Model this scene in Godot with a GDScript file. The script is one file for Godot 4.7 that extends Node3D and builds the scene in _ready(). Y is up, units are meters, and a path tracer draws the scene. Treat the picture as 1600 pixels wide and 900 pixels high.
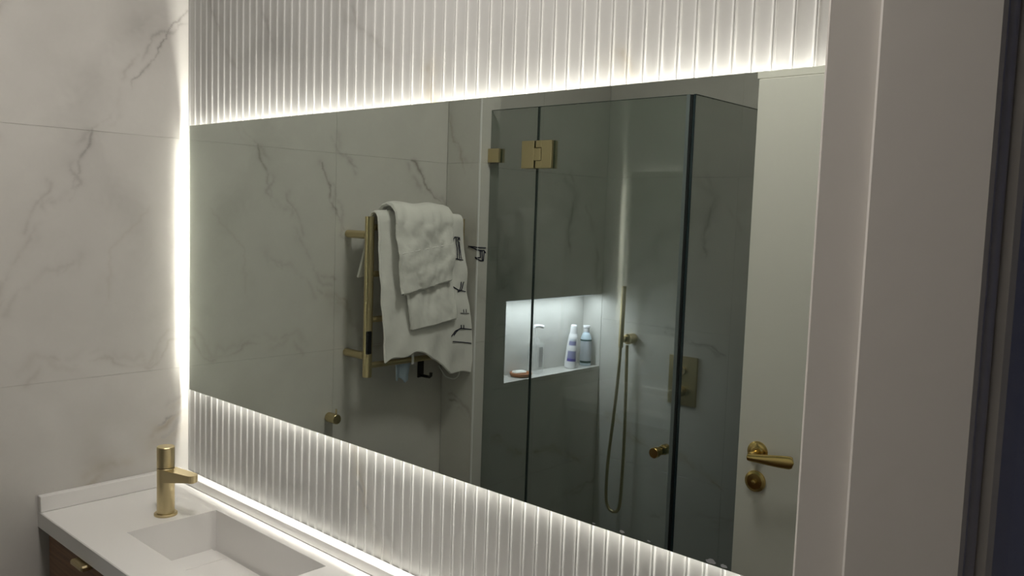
extends Node3D
# Bathroom seen from its doorway: a back-lit wall mirror on a fluted marble wall,
# which shows the towel rail, the glass shower and the open door behind the viewer.
# x runs along the mirror wall from the left wall, z from the mirror wall into the room, y up.

const D := 0.88            # height of the vanity deck; heights below are given from it
const ZM := 0.021          # front face of the mirror
const ROOM_X := 1.86
const ROOM_Z := 1.937
const CEIL := 2.85
const STUB_Z := 0.989
const STUB_X := 0.1614
const GLASS_Z := 1.036
const GLASS_TOP := D + 1.107
const PITCH := 0.03

var M := {}
var taken := {}

# ---------------------------------------------------------------- mesh builder
class MB:
	var v := PackedVector3Array()
	var n := PackedVector3Array()
	var uv := PackedVector2Array()
	var idx := PackedInt32Array()
	func tri(a: Vector3, b: Vector3, c: Vector3, na: Vector3, nb: Vector3, nc: Vector3) -> void:
		var g := (b - a).cross(c - a)
		var k := v.size()
		v.append(a); v.append(b); v.append(c)
		n.append(na); n.append(nb); n.append(nc)
		if g.dot(na + nb + nc) > 0.0:
			idx.append(k); idx.append(k + 2); idx.append(k + 1)
		else:
			idx.append(k); idx.append(k + 1); idx.append(k + 2)
	func ftri(a: Vector3, b: Vector3, c: Vector3, outward: Vector3) -> void:
		var g := (b - a).cross(c - a)
		if g.length_squared() < 1e-16: return
		g = g.normalized()
		if g.dot(outward) < 0.0: g = -g
		tri(a, b, c, g, g, g)
	func fquad(a: Vector3, b: Vector3, c: Vector3, d: Vector3, outward: Vector3) -> void:
		ftri(a, b, c, outward); ftri(a, c, d, outward)
	func squad(a: Vector3, b: Vector3, c: Vector3, d: Vector3, na: Vector3, nb: Vector3, nc: Vector3, nd: Vector3) -> void:
		tri(a, b, c, na, nb, nc); tri(a, c, d, na, nc, nd)
	func box(lo: Vector3, hi: Vector3, ch := 0.0) -> void:
		var c0 := (lo + hi) * 0.5
		var h := (hi - lo) * 0.5
		var k := minf(ch, minf(h.x, minf(h.y, h.z)) * 0.9)
		for ax in 3:
			var b := (ax + 1) % 3
			var c := (ax + 2) % 3
			for s in [-1.0, 1.0]:
				var p := []
				for q in [[-1, -1], [1, -1], [1, 1], [-1, 1]]:
					var w := Vector3.ZERO
					w[ax] = s * h[ax]; w[b] = q[0] * (h[b] - k); w[c] = q[1] * (h[c] - k)
					p.append(c0 + w)
				var o := Vector3.ZERO
				o[ax] = s
				fquad(p[0], p[1], p[2], p[3], o)
		if k <= 0.0: return
		for ax in 3:
			var b := (ax + 1) % 3
			var c := (ax + 2) % 3
			for sb in [-1.0, 1.0]:
				for sc in [-1.0, 1.0]:
					var p := []
					for q in [[-1, 0], [1, 0], [1, 1], [-1, 1]]:
						var w := Vector3.ZERO
						w[ax] = q[0] * (h[ax] - k)
						w[b] = sb * (h[b] - (k if q[1] == 0 else 0.0))
						w[c] = sc * (h[c] - (0.0 if q[1] == 0 else k))
						p.append(c0 + w)
					var o := Vector3.ZERO
					o[b] = sb; o[c] = sc
					fquad(p[0], p[1], p[2], p[3], o)
		for sx in [-1.0, 1.0]:
			for sy in [-1.0, 1.0]:
				for sz in [-1.0, 1.0]:
					ftri(c0 + Vector3(sx * h.x, sy * (h.y - k), sz * (h.z - k)), c0 + Vector3(sx * (h.x - k), sy * h.y, sz * (h.z - k)), c0 + Vector3(sx * (h.x - k), sy * (h.y - k), sz * h.z), Vector3(sx, sy, sz))
	# surface of revolution: profile of (radius, height) along +axis from base
	func lathe(base: Vector3, axis: Vector3, prof: Array, seg := 24, squash := 1.0) -> void:
		var a := axis.normalized()
		var e1 := a.cross(Vector3(0, 0, 1) if absf(a.z) < 0.9 else Vector3(1, 0, 0)).normalized()
		var e2 := a.cross(e1).normalized()
		for i in prof.size() - 1:
			var p: Vector2 = prof[i]
			var q: Vector2 = prof[i + 1]
			var t := q - p
			if t.length() < 1e-7: continue
			var nr := t.y
			var na := -t.x
			var l := sqrt(nr * nr + na * na)
			nr /= l; na /= l
			for j in seg:
				var c0 := Vector2.from_angle(TAU * j / seg)
				var c1 := Vector2.from_angle(TAU * (j + 1) / seg)
				var d0 := e1 * c0.x + e2 * c0.y * squash
				var d1 := e1 * c1.x + e2 * c1.y * squash
				var n0 := (d0.normalized() * nr + a * na).normalized()
				var n1 := (d1.normalized() * nr + a * na).normalized()
				squad(base + d0 * p.x + a * p.y, base + d1 * p.x + a * p.y, base + d1 * q.x + a * q.y, base + d0 * q.x + a * q.y, n0, n1, n1, n0)
	func cyl(a: Vector3, b: Vector3, r: float, bev := 0.001, seg := 24) -> void:
		var l := (b - a).length()
		lathe(a, b - a, [Vector2(0, 0), Vector2(r - bev, 0), Vector2(r, bev), Vector2(r, l - bev), Vector2(r - bev, l), Vector2(0, l)], seg)
	func tube(pts: Array, r: float, seg := 10) -> void:
		var up := Vector3(0.13, 0.21, 0.97).normalized()
		var rings := []
		for i in pts.size():
			var t: Vector3 = (pts[mini(i + 1, pts.size() - 1)] - pts[maxi(i - 1, 0)]).normalized()
			var e1 := up.cross(t).normalized()
			up = t.cross(e1).normalized()
			var ring := []
			for j in seg:
				var c := Vector2.from_angle(TAU * j / seg)
				ring.append(e1 * c.x + up * c.y)
			rings.append(ring)
		for i in pts.size() - 1:
			for j in seg:
				var k := (j + 1) % seg
				squad(pts[i] + rings[i][j] * r, pts[i] + rings[i][k] * r, pts[i + 1] + rings[i + 1][k] * r, pts[i + 1] + rings[i + 1][j] * r, rings[i][j], rings[i][k], rings[i + 1][k], rings[i + 1][j])
		for e in [[0, 1], [pts.size() - 1, pts.size() - 2]]:
			for j in seg:
				ftri(pts[e[0]], pts[e[0]] + rings[e[0]][j] * r, pts[e[0]] + rings[e[0]][(j + 1) % seg] * r, pts[e[0]] - pts[e[1]])
	# cloth: grid of points with a thickness
	func cloth(g: Array, th: float) -> void:
		var r := g.size()
		var c: int = g[0].size()
		var nn := []
		for i in r:
			var row := []
			for j in c:
				var du: Vector3 = g[mini(i + 1, r - 1)][j] - g[maxi(i - 1, 0)][j]
				var dv: Vector3 = g[i][mini(j + 1, c - 1)] - g[i][maxi(j - 1, 0)]
				row.append(du.cross(dv).normalized())
			nn.append(row)
		for s in [-1.0, 1.0]:
			for i in r - 1:
				for j in c - 1:
					var q := []
					for w in [[0, 0], [0, 1], [1, 1], [1, 0]]:
						q.append([g[i + w[0]][j + w[1]] + nn[i + w[0]][j + w[1]] * s * th * 0.5, nn[i + w[0]][j + w[1]] * s])
					squad(q[0][0], q[1][0], q[2][0], q[3][0], q[0][1], q[1][1], q[2][1], q[3][1])
		var rim := []
		for j in c: rim.append([0, j])
		for i in range(1, r): rim.append([i, c - 1])
		for j in range(c - 2, -1, -1): rim.append([r - 1, j])
		for i in range(r - 2, -1, -1): rim.append([i, 0])
		var mid: Vector3 = g[r / 2][c / 2]
		for k in rim.size() - 1:
			var a: Array = rim[k]
			var b: Array = rim[k + 1]
			var pa: Vector3 = g[a[0]][a[1]]
			var pb: Vector3 = g[b[0]][b[1]]
			var na: Vector3 = nn[a[0]][a[1]] * th * 0.5
			var nb: Vector3 = nn[b[0]][b[1]] * th * 0.5
			var o := (pb - pa).cross(na).normalized()
			if o.dot(pa - mid) < 0.0: o = -o
			# rounded hem: two faces meeting on an outer line
			var ea := pa + o * th * 0.45
			var eb := pb + o * th * 0.45
			fquad(pa + na, pb + nb, eb, ea, o + na.normalized())
			fquad(pa - na, pb - nb, eb, ea, o - na.normalized())
	func done(u := Vector3.ZERO, w := Vector3.ZERO, off := Vector2.ZERO) -> ArrayMesh:
		var arr := []
		arr.resize(Mesh.ARRAY_MAX)
		arr[Mesh.ARRAY_VERTEX] = v
		arr[Mesh.ARRAY_NORMAL] = n
		if u != Vector3.ZERO:
			for p in v: uv.append(Vector2(p.dot(u), p.dot(w)) + off)
			arr[Mesh.ARRAY_TEX_UV] = uv
		arr[Mesh.ARRAY_INDEX] = idx
		var m := ArrayMesh.new()
		m.add_surface_from_arrays(Mesh.PRIMITIVE_TRIANGLES, arr)
		return m

# ---------------------------------------------------------------- scene helpers
func numbered(called: String) -> String:
	if not taken.has(called):
		taken[called] = 0
		return called
	taken[called] += 1
	return "%s_%03d" % [called, taken[called]]

func tag(o: Node, label: String, category: String, group := "", kind := "") -> void:
	o.set_meta("label", label)
	if category: o.set_meta("category", category)
	if group: o.set_meta("group", group)
	if kind: o.set_meta("kind", kind)

func thing(called: String, label: String, category: String, at := Vector3.ZERO, group := "", kind := "") -> Node3D:
	var o := Node3D.new()
	o.name = numbered(called)
	add_child(o)
	o.position = at
	tag(o, label, category, group, kind)
	return o

func inst(called: String, m: Mesh, mat: Material, parent: Node = self) -> MeshInstance3D:
	var o := MeshInstance3D.new()
	o.name = called if parent != self else numbered(called)
	o.mesh = m
	o.material_override = mat
	o.cast_shadow = GeometryInstance3D.SHADOW_CASTING_SETTING_ON
	parent.add_child(o, true)
	return o

func bx(called: String, lo: Vector3, hi: Vector3, mat: Material, parent: Node = self, ch := 0.001) -> MeshInstance3D:
	var b := MB.new()
	b.box(lo, hi, ch)
	return inst(called, b.done(), mat, parent)

func mat(c: Color, rough: float, metal := 0.0) -> StandardMaterial3D:
	var m := StandardMaterial3D.new()
	m.albedo_color = c
	m.roughness = rough
	m.metallic = metal
	return m

# ---------------------------------------------------------------- textures
func noise_bytes(sd: int, freq: float, w: int, h: int, oct: int, ridged: bool, warp: float) -> PackedByteArray:
	var f := FastNoiseLite.new()
	f.seed = sd
	f.noise_type = FastNoiseLite.TYPE_SIMPLEX_SMOOTH
	f.frequency = freq
	f.fractal_type = FastNoiseLite.FRACTAL_RIDGED if ridged else FastNoiseLite.FRACTAL_FBM
	f.fractal_octaves = oct
	if warp > 0.0:
		f.domain_warp_enabled = true
		f.domain_warp_amplitude = warp
		f.domain_warp_frequency = freq * 1.3
		f.domain_warp_fractal_octaves = 3
	var im := f.get_image(w, h, false, false, false)
	im.convert(Image.FORMAT_L8)
	return im.get_data()

# cream marble with soft clouds, fine grey veins and hand-placed veins: each stroke is [points in metres (u right, v down), width, strength, warm share]
func marble(wm: float, hm: float, sd: int, strokes: Array) -> ImageTexture:
	var ppm := 460.0
	var w := int(wm * ppm)
	var h := int(hm * ppm)
	var cloud := noise_bytes(sd, 0.0032, w, h, 4, false, 40.0)
	var fine := noise_bytes(sd + 1, 0.02, w, h, 4, false, 0.0)
	var vein := noise_bytes(sd + 2, 0.0016, w, h, 3, true, 90.0)
	var gate := noise_bytes(sd + 3, 0.004, w, h, 2, false, 0.0)
	var dark := PackedFloat32Array()
	dark.resize(w * h)
	var warm := PackedFloat32Array()
	warm.resize(w * h)
	var rng := RandomNumberGenerator.new()
	rng.seed = sd * 77 + 5
	var wob := FastNoiseLite.new()
	wob.seed = sd + 9
	wob.frequency = 0.025
	for s in strokes:
		for strand in 3:
			var pts: Array = s[0]
			var share: float = [1.0, 0.55, 0.4][strand]
			for i in pts.size() - 1:
				var a: Vector2 = pts[i] * ppm
				var b: Vector2 = pts[i + 1] * ppm
				var steps := int((b - a).length() / 1.4) + 1
				var side := (b - a).orthogonal().normalized()
				for k in steps:
					var c := a.lerp(b, float(k) / steps)
					var o := 400.0 * strand
					c += Vector2(wob.get_noise_2d(c.x, c.y + o), wob.get_noise_2d(c.x + 500, c.y + o)) * 8.0
					c += side * wob.get_noise_2d(c.x * 0.35 + o, c.y * 0.35) * (8.0 + 14.0 * strand)
					var vary := wob.get_noise_2d(c.x * 0.8 + 99, c.y * 0.8 + o)
					var rad: float = s[1] * ppm * (0.5 + 1.6 * absf(vary) + rng.randf() * 0.35) * (1.0 + 0.5 * strand)
					var str: float = s[2] * 0.72 * share * smoothstep(-0.25, 0.35, wob.get_noise_2d(c.x * 0.45 + o, c.y * 0.45 + 300))
					if str < 0.02: continue
					var R := int(rad * 3.0) + 1
					for y in range(maxi(0, int(c.y) - R), mini(h, int(c.y) + R + 1)):
						for x in range(maxi(0, int(c.x) - R), mini(w, int(c.x) + R + 1)):
							var dd := (Vector2(x, y) - c).length_squared() / (rad * rad)
							var g := (0.66 * exp(-dd * 2.6) + 0.34 * exp(-dd * 0.4)) * str
							var at := y * w + x
							if g > dark[at]:
								dark[at] = g
								warm[at] = s[3]
	var out := PackedByteArray()
	out.resize(w * h * 3)
	for i in w * h:
		var cl := (cloud[i] - 128) / 128.0
		var fi := (fine[i] - 128) / 128.0
		var vv := pow(clampf((vein[i] - 150) / 105.0, 0.0, 1.0), 3.0) * clampf((gate[i] - 105) / 70.0, 0.0, 1.0)
		var soft := maxf(cl, 0.0)
		var dk := clampf(dark[i], 0, 1)
		var wa := warm[i]
		var g := 206.0 - 16.0 * soft + 2.5 * fi - 22.0 * vv
		out[i * 3] = clampi(int(g + 1.0 - dk * lerpf(95, 42, wa)), 0, 255)
		out[i * 3 + 1] = clampi(int(g - 1.0 - dk * lerpf(97, 62, wa)), 0, 255)
		out[i * 3 + 2] = clampi(int(g - 6.0 - dk * lerpf(92, 96, wa)), 0, 255)
	var im := Image.create_from_data(w, h, false, Image.FORMAT_RGB8, out)
	return ImageTexture.create_from_image(im)

func grain(c0: Color, c1: Color, sd: int, fx: float, fy: float) -> ImageTexture:
	var f := FastNoiseLite.new()
	f.seed = sd
	f.frequency = 0.02
	f.fractal_octaves = 4
	var im := Image.create(256, 256, false, Image.FORMAT_RGB8)
	for y in 256:
		for x in 256:
			im.set_pixel(x, y, c0.lerp(c1, clampf(0.5 + 0.9 * f.get_noise_2d(x * fx, y * fy), 0, 1)))
	return ImageTexture.create_from_image(im)

func bump_tex(sd: int, freq: float, strength: float) -> ImageTexture:
	var f := FastNoiseLite.new()
	f.seed = sd
	f.frequency = freq
	f.fractal_octaves = 3
	var im := f.get_seamless_image(256, 256)
	im.convert(Image.FORMAT_RGBA8)
	im.bump_map_to_normal_map(strength)
	return ImageTexture.create_from_image(im)

func make_materials() -> void:
	# veins as they lie on the left wall (z right, metres below the ceiling), read off the photograph
	var P := func(a: Array) -> Array:
		var o := []
		for q in a: o.append(Vector2(q[1], CEIL - D - q[0]))
		return o
	var left := [
		[P.call([[1.27, 0.0], [1.164, 0.078], [1.093, 0.12], [1.04, 0.15]]), 0.0028, 0.75, 0.1],
		[P.call([[1.13, 0.13], [1.05, 0.17], [0.96, 0.2], [0.93, 0.262]]), 0.005, 0.3, 0.2],
		[P.call([[0.93, 0.256], [0.845, 0.276], [0.781, 0.291], [0.745, 0.347]]), 0.0045, 0.6, 0.1],
		[P.call([[0.63, 0.28], [0.575, 0.33], [0.54, 0.42], [0.50, 0.47]]), 0.006, 0.3, 0.15],
		[P.call([[0.04, 0.27], [0.057, 0.247], [0.091, 0.166], [0.136, 0.08], [0.174, 0.045], [0.21, 0.012]]), 0.011, 0.5, 0.75],
		[P.call([[0.155, 0.09], [0.18, 0.06], [0.2, 0.03], [0.24, 0.0]]), 0.006, 0.55, 0.15],
		[P.call([[0.36, 0.31], [0.372, 0.22], [0.34, 0.15], [0.33, 0.1], [0.40, 0.03]]), 0.005, 0.28, 0.3],
		[P.call([[0.975, 0.5], [0.93, 0.53], [0.91, 0.57], [0.88, 0.6]]), 0.006, 0.5, 0.05],
		[P.call([[0.9, 0.469], [0.788, 0.4945], [0.71, 0.537], [0.66, 0.595]]), 0.004, 0.7, 0.1],
		[P.call([[0.93, 0.83], [0.905, 0.857], [0.826, 0.918], [0.773, 0.987]]), 0.0055, 0.85, 0.1],
		[P.call([[0.8, 0.35], [0.67, 0.4], [0.57, 0.45], [0.53, 0.52]]), 0.006, 0.4, 0.15],
		[P.call([[0.373, 0.224], [0.356, 0.308], [0.38, 0.35], [0.33, 0.42]]), 0.006, 0.35, 0.3],
		[P.call([[0.5, 0.5], [0.46, 0.56], [0.36, 0.6], [0.3, 0.7]]), 0.008, 0.4, 0.4],
		[P.call([[1.4, 0.3], [1.25, 0.4], [1.1, 0.52]]), 0.006, 0.35, 0.2],
		[P.call([[0.75, 0.12], [0.62, 0.2], [0.5, 0.22]]), 0.006, 0.12, 0.5],
	]
	var lt := marble(1.0, CEIL, 11, left)
	var other := [
		[P.call([[0.3, 0.33], [0.27, 0.458], [0.253, 0.537], [0.24, 0.6]]), 0.004, 0.75, 0.05],
		[P.call([[0.95, 0.46], [0.897, 0.485], [0.822, 0.517], [0.72, 0.481], [0.6, 0.5]]), 0.007, 0.55, 0.05],
		[P.call([[-0.1, 0.05], [-0.187, 0.228], [-0.228, 0.479], [-0.33, 0.7]]), 0.006, 0.7, 0.8],
		[P.call([[0.8, 0.6], [0.6, 0.7], [0.45, 0.72]]), 0.007, 0.5, 0.2],
		[P.call([[0.11, 1.04], [0.09, 1.12], [-0.03, 1.2], [-0.06, 1.3]]), 0.005, 0.6, 0.1],
		[P.call([[1.5, 0.7], [1.2, 0.95], [0.9, 1.1]]), 0.007, 0.4, 0.4],
		[P.call([[-0.5, 0.3], [-0.35, 0.9], [-0.5, 1.4]]), 0.006, 0.5, 0.3],
	]
	var ot := marble(1.5, CEIL, 41, other)
	for k in [["marble_left", lt, 1.0], ["marble", ot, 1.5]]:
		var m := mat(Color.WHITE, 0.17)
		m.albedo_texture = k[1]
		m.metallic_specular = 0.5
		M[k[0]] = m
	var ft := marble(ROOM_X, CEIL, 71, [
		[P.call([[1.03, 0.945], [0.975, 0.96], [0.93, 0.99]]), 0.010, 0.55, 0.9],
		[P.call([[1.02, 1.40], [0.97, 1.42], [0.9, 1.43]]), 0.008, 0.4, 0.95],
		[P.call([[0.28, 0.72], [0.21, 0.75], [0.12, 0.79], [0.03, 0.83]]), 0.009, 0.35, 0.85],
		[P.call([[1.3, 0.1], [1.157, 0.18], [1.1, 0.25]]), 0.008, 0.4, 0.2],
		[P.call([[1.25, 0.33], [1.15, 0.39], [1.1, 0.42]]), 0.009, 0.35, 0.1],
		[P.call([[1.3, 0.62], [1.13, 0.73], [1.0, 0.905]]), 0.007, 0.3, 0.2],
		[P.call([[0.17, 0.75], [0.06, 0.85], [0.03, 0.9]]), 0.005, 0.4, 0.1],
	])
	var fl := mat(Color(0.91, 0.92, 0.93), 0.4)
	fl.albedo_texture = ft
	M.fluted = fl
	M.grout = mat(Color(0.80, 0.79, 0.77), 0.9)
	M.paint = mat(Color(0.90, 0.885, 0.86), 0.55)
	var gl := mat(Color(0.875, 0.86, 0.84), 0.4)
	gl.normal_enabled = true
	gl.normal_texture = bump_tex(5, 0.03, 1.0)
	gl.normal_scale = 0.15
	gl.uv1_triplanar = true
	gl.uv1_world_triplanar = true
	gl.uv1_scale = Vector3(4, 4, 4)
	M.gloss_paint = gl
	M.ceiling = mat(Color(0.93, 0.92, 0.9), 0.9)
	M.stone = mat(Color(0.92, 0.915, 0.905), 0.32)
	M.gold = mat(Color(0.80, 0.74, 0.585), 0.35, 1.0)
	M.brass = mat(Color(0.86, 0.75, 0.50), 0.22, 1.0)
	M.mirror = mat(Color(0.785, 0.815, 0.785), 0.0, 1.0)
	M.mirror_edge = mat(Color(0.55, 0.66, 0.62), 0.2)
	M.white_metal = mat(Color(0.9, 0.9, 0.9), 0.6)
	M.black = mat(Color(0.05, 0.055, 0.06), 0.4)
	M.seal = mat(Color(0.06, 0.08, 0.09), 0.5)
	M.seal_lip = mat(Color(0.42, 0.45, 0.46), 0.4)
	M.ink = mat(Color(0.09, 0.1, 0.2), 0.9)
	M.chrome = mat(Color(0.75, 0.75, 0.76), 0.2, 1.0)
	var g := mat(Color(0.26, 0.35, 0.30, 0.27), 0.0)
	g.transparency = BaseMaterial3D.TRANSPARENCY_ALPHA
	M.glass = g
	M.glass_edge = mat(Color(0.13, 0.18, 0.20), 0.25)
	var p := mat(Color(0.95, 0.97, 0.97, 0.12), 0.03)
	p.transparency = BaseMaterial3D.TRANSPARENCY_ALPHA
	M.clear_plastic = p
	var t := mat(Color(0.90, 0.895, 0.88), 1.0)
	t.normal_enabled = true
	t.normal_texture = bump_tex(21, 0.12, 3.0)
	t.normal_scale = 0.7
	t.uv1_triplanar = true
	t.uv1_scale = Vector3(14, 14, 14)
	t.rim_enabled = true
	t.rim = 0.3
	M.towel = t
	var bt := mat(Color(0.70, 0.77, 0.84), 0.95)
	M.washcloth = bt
	var wd := mat(Color.WHITE, 0.45)
	wd.albedo_texture = grain(Color(0.42, 0.28, 0.16), Color(0.54, 0.38, 0.23), 3, 0.35, 6.0)
	wd.uv1_triplanar = true
	wd.uv1_scale = Vector3(3, 3, 3)
	M.walnut = wd
	var dw := mat(Color.WHITE, 0.55)
	dw.albedo_texture = grain(Color(0.60, 0.36, 0.22), Color(0.74, 0.49, 0.32), 8, 0.5, 5.0)
	dw.uv1_triplanar = true
	dw.uv1_scale = Vector3(8, 8, 8)
	M.dish_wood = dw
	M.soap = mat(Color(0.93, 0.93, 0.9), 0.4)
	M.bottle_white = mat(Color(0.93, 0.93, 0.94), 0.3)
	M.bottle_blue = mat(Color(0.80, 0.87, 0.92), 0.3)
	M.label_purple = mat(Color(0.55, 0.55, 0.70), 0.45)
	M.label_violet = mat(Color(0.33, 0.30, 0.62), 0.45)
	M.label_grey = mat(Color(0.80, 0.82, 0.86), 0.45)
	M.label_green = mat(Color(0.10, 0.26, 0.25), 0.45)
	M.floor = mat(Color(0.62, 0.60, 0.57), 0.35)
	var e := mat(Color.WHITE, 0.5)
	e.emission_enabled = true
	e.emission = Color(1.0, 0.985, 0.945)
	e.emission_energy_multiplier = 1.5
	M.led = e
	var e3: StandardMaterial3D = e.duplicate()
	e3.emission = Color(1.0, 0.95, 0.90)
	e3.emission_energy_multiplier = 1.2
	M.diffuser = e3  # glowing face of the added ceiling fill disc
	M.worn = mat(Color(0.62, 0.63, 0.64), 0.6)
	var e2: StandardMaterial3D = e.duplicate()
	e2.emission = Color(0.86, 0.92, 1.0)
	M.led_cool = e2

# ---------------------------------------------------------------- tiled walls
func tiles(parent: Node3D, u0: Array, rows: Array, face: String, at: float, m: Material, scale_u: float, off_u := 0.0) -> void:
	var gap := 0.0003
	for i in u0.size() - 1:
		for j in rows.size() - 1:
			var b := MB.new()
			var y0: float = rows[j] + gap
			var y1: float = rows[j + 1] - gap
			var a: float = u0[i] + gap
			var c: float = u0[i + 1] - gap
			if face == "x":
				b.box(Vector3(at - 0.012, y0, a), Vector3(at, y1, c), 0.0003)
				inst("tile", b.done(Vector3(0, 0, 1.0 / scale_u), Vector3(0, -1.0 / CEIL, 0), Vector2(off_u, 1.0)), m, parent)
			else:
				var s := -1.0 if face == "z-" else 1.0
				b.box(Vector3(a, y0, minf(at, at - s * 0.012)), Vector3(c, y1, maxf(at, at - s * 0.012)), 0.0007)
				inst("tile", b.done(Vector3(1.0 / scale_u, 0, 0), Vector3(0, -1.0 / CEIL, 0), Vector2(off_u, 1.0)), m, parent)

func build_shell() -> void:
	var rows := [0.0, D - 0.29, D + 0.3145, D + 0.928, D + 1.535, CEIL]
	bx("floor", Vector3(-0.25, -0.12, -0.2), Vector3(3.4, 0, 2.5), M.floor).set_meta("kind", "structure")
	bx("ceiling", Vector3(-0.25, CEIL, -1.1), Vector3(3.4, CEIL + 0.1, 2.5), M.ceiling).set_meta("kind", "structure")
	# left wall by the vanity
	var w := thing("wall_left", "cream veined marble tile wall beside the vanity and towel rail", "wall", Vector3.ZERO, "", "structure")
	bx("wall_core", Vector3(-0.2, 0, 0), Vector3(-0.0012, CEIL, STUB_Z), M.grout, w, 0)
	tiles(w, [0.0005, 0.52, STUB_Z], rows, "x", 0.0, M.marble_left, 1.0)
	# short wall that carries the shower glass
	var s := thing("wall_stub", "short marble return wall between towel rail and shower glass", "wall", Vector3.ZERO, "", "structure")
	bx("wall_core", Vector3(0.0, 0, STUB_Z + 0.0012), Vector3(STUB_X - 0.0012, CEIL, 1.0815), M.grout, s, 0)
	tiles(s, [0.0, STUB_X - 0.006], rows, "z-", STUB_Z, M.marble, 1.5, 1.0 / 1.5)
	for j in rows.size() - 1:
		var b := MB.new()
		b.box(Vector3(STUB_X - 0.012, rows[j] + 0.0009, STUB_Z + 0.004), Vector3(STUB_X, rows[j + 1] - 0.0009, 1.082), 0.0007)
		inst("end_tile", b.done(Vector3(0, 0, 0.667), Vector3(0, -1.0 / CEIL, 0), Vector2(0.3, 1)), M.marble, s)
	bx("edge_trim", Vector3(STUB_X - 0.0055, 0, STUB_Z - 0.0012), Vector3(STUB_X + 0.0012, CEIL, STUB_Z + 0.0035), M.white_metal, s, 0.0008)
	# left wall of the shower with its recess
	var q := thing("wall_shower", "dark marble shower side wall with a lit recessed shelf", "wall", Vector3.ZERO, "", "structure")
	var n0 := D + 0.1073
	var n1 := D + 0.4239
	var nz := 1.3186
	var nx := -0.1
	bx("wall_core", Vector3(-0.2, 0, STUB_Z), Vector3(nx - 0.012, CEIL, ROOM_Z), M.grout, q, 0)
	bx("wall_core", Vector3(nx - 0.012, 0, STUB_Z), Vector3(-0.012, n0 - 0.02, ROOM_Z), M.grout, q, 0)
	bx("wall_core", Vector3(nx - 0.012, n1, STUB_Z), Vector3(-0.012, CEIL, ROOM_Z), M.grout, q, 0)
	bx("wall_core", Vector3(nx - 0.012, n0 - 0.02, STUB_Z), Vector3(-0.012, n1, nz), M.grout, q, 0)
	tiles(q, [1.082, 1.5, ROOM_Z], [0.0, D - 0.29, n0 - 0.018], "x", 0.0, M.marble, 1.5, 0.2)
	tiles(q, [1.082, 1.5, ROOM_Z], [n1, D + 0.928, D + 1.535, CEIL], "x", 0.0, M.marble, 1.5, 0.2)
	tiles(q, [1.082, nz], [n0 - 0.018, n1], "x", 0.0, M.marble, 1.5, 0.2)
	var nb := MB.new()
	nb.box(Vector3(nx - 0.012, n0, nz), Vector3(nx, n1, ROOM_Z), 0.0005)
	inst("recess_tile", nb.done(Vector3(0, 0, 0.667), Vector3(0, -1.0 / CEIL, 0), Vector2(0.6, 1)), M.marble, q)
	var sb := MB.new()
	sb.box(Vector3(nx, n0 - 0.018, nz), Vector3(0.0005, n0, ROOM_Z), 0.001)
	inst("recess_shelf", sb.done(Vector3(0, 0, 0.667), Vector3(0.667, 0, 0), Vector2(0.1, 0.4)), M.marble, q)
	# wall across from the mirror
	var r := thing("wall_back", "marble tile wall at the back of the shower", "wall", Vector3.ZERO, "", "structure")
	bx("wall_core", Vector3(-0.2, 0, ROOM_Z + 0.012), Vector3(ROOM_X, CEIL, ROOM_Z + 0.11), M.grout, r, 0)
	bx("wall_core", Vector3(0.0, 0, ROOM_Z + 0.0012), Vector3(ROOM_X, CEIL, ROOM_Z + 0.0119), M.grout, r, 0)
	var bt := MB.new()
	bt.box(Vector3(nx, n0, ROOM_Z), Vector3(-0.0005, n1, ROOM_Z + 0.012), 0.0004)
	inst("recess_tile", bt.done(Vector3(0.667, 0, 0), Vector3(0, -1.0 / CEIL, 0), Vector2(0, 1)), M.marble, r)
	tiles(r, [0.0, 0.62, 1.24, ROOM_X], rows, "z-", ROOM_Z, M.marble, 1.5)
	# fluted wall behind the mirror, one strip per flute
	var f := thing("wall_fluted", "pale marble wall with upright flutes behind the lit mirror", "wall", Vector3.ZERO, "", "structure")
	bx("wall_core", Vector3(-0.2, 0, -0.13), Vector3(ROOM_X, CEIL, -0.016), M.grout, f, 0)
	var y0 := D + 0.018
	var rd := 0.0032
	var dep := 0.0023
	for i in 62:
		var b := MB.new()
		var x0 := i * PITCH
		var pr := [Vector2(0.0003, -0.0004), Vector2(0.0007, 0), Vector2(rd - 0.0006, 0)]
		var segs := 10
		for k in segs + 1:
			var t := float(k) / segs
			var a := PI * t
			pr.append(Vector2(lerpf(rd, PITCH - rd, 0.5 - 0.5 * cos(a)), -0.0005 - dep * pow(maxf(sin(a), 0.0), 0.7)))
		pr.append(Vector2(PITCH - rd + 0.0006, 0)); pr.append(Vector2(PITCH - 0.0007, 0)); pr.append(Vector2(PITCH - 0.0003, -0.0004))
		var nn := []
		for k in pr.size():
			var tg: Vector2 = pr[mini(k + 1, pr.size() - 1)] - pr[maxi(k - 1, 0)]
			nn.append(Vector3(-tg.y, 0, tg.x).normalized())
		for k in pr.size() - 1:
			var pa: Vector2 = pr[k]
			var pb: Vector2 = pr[k + 1]
			b.squad(Vector3(x0 + pa.x, y0, pa.y), Vector3(x0 + pb.x, y0, pb.y), Vector3(x0 + pb.x, CEIL, pb.y), Vector3(x0 + pa.x, CEIL, pa.y), nn[k], nn[k + 1], nn[k + 1], nn[k])
			b.fquad(Vector3(x0 + pa.x, y0, pa.y), Vector3(x0 + pb.x, y0, pb.y), Vector3(x0 + pb.x, y0, -0.016), Vector3(x0 + pa.x, y0, -0.016), Vector3.DOWN)
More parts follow.
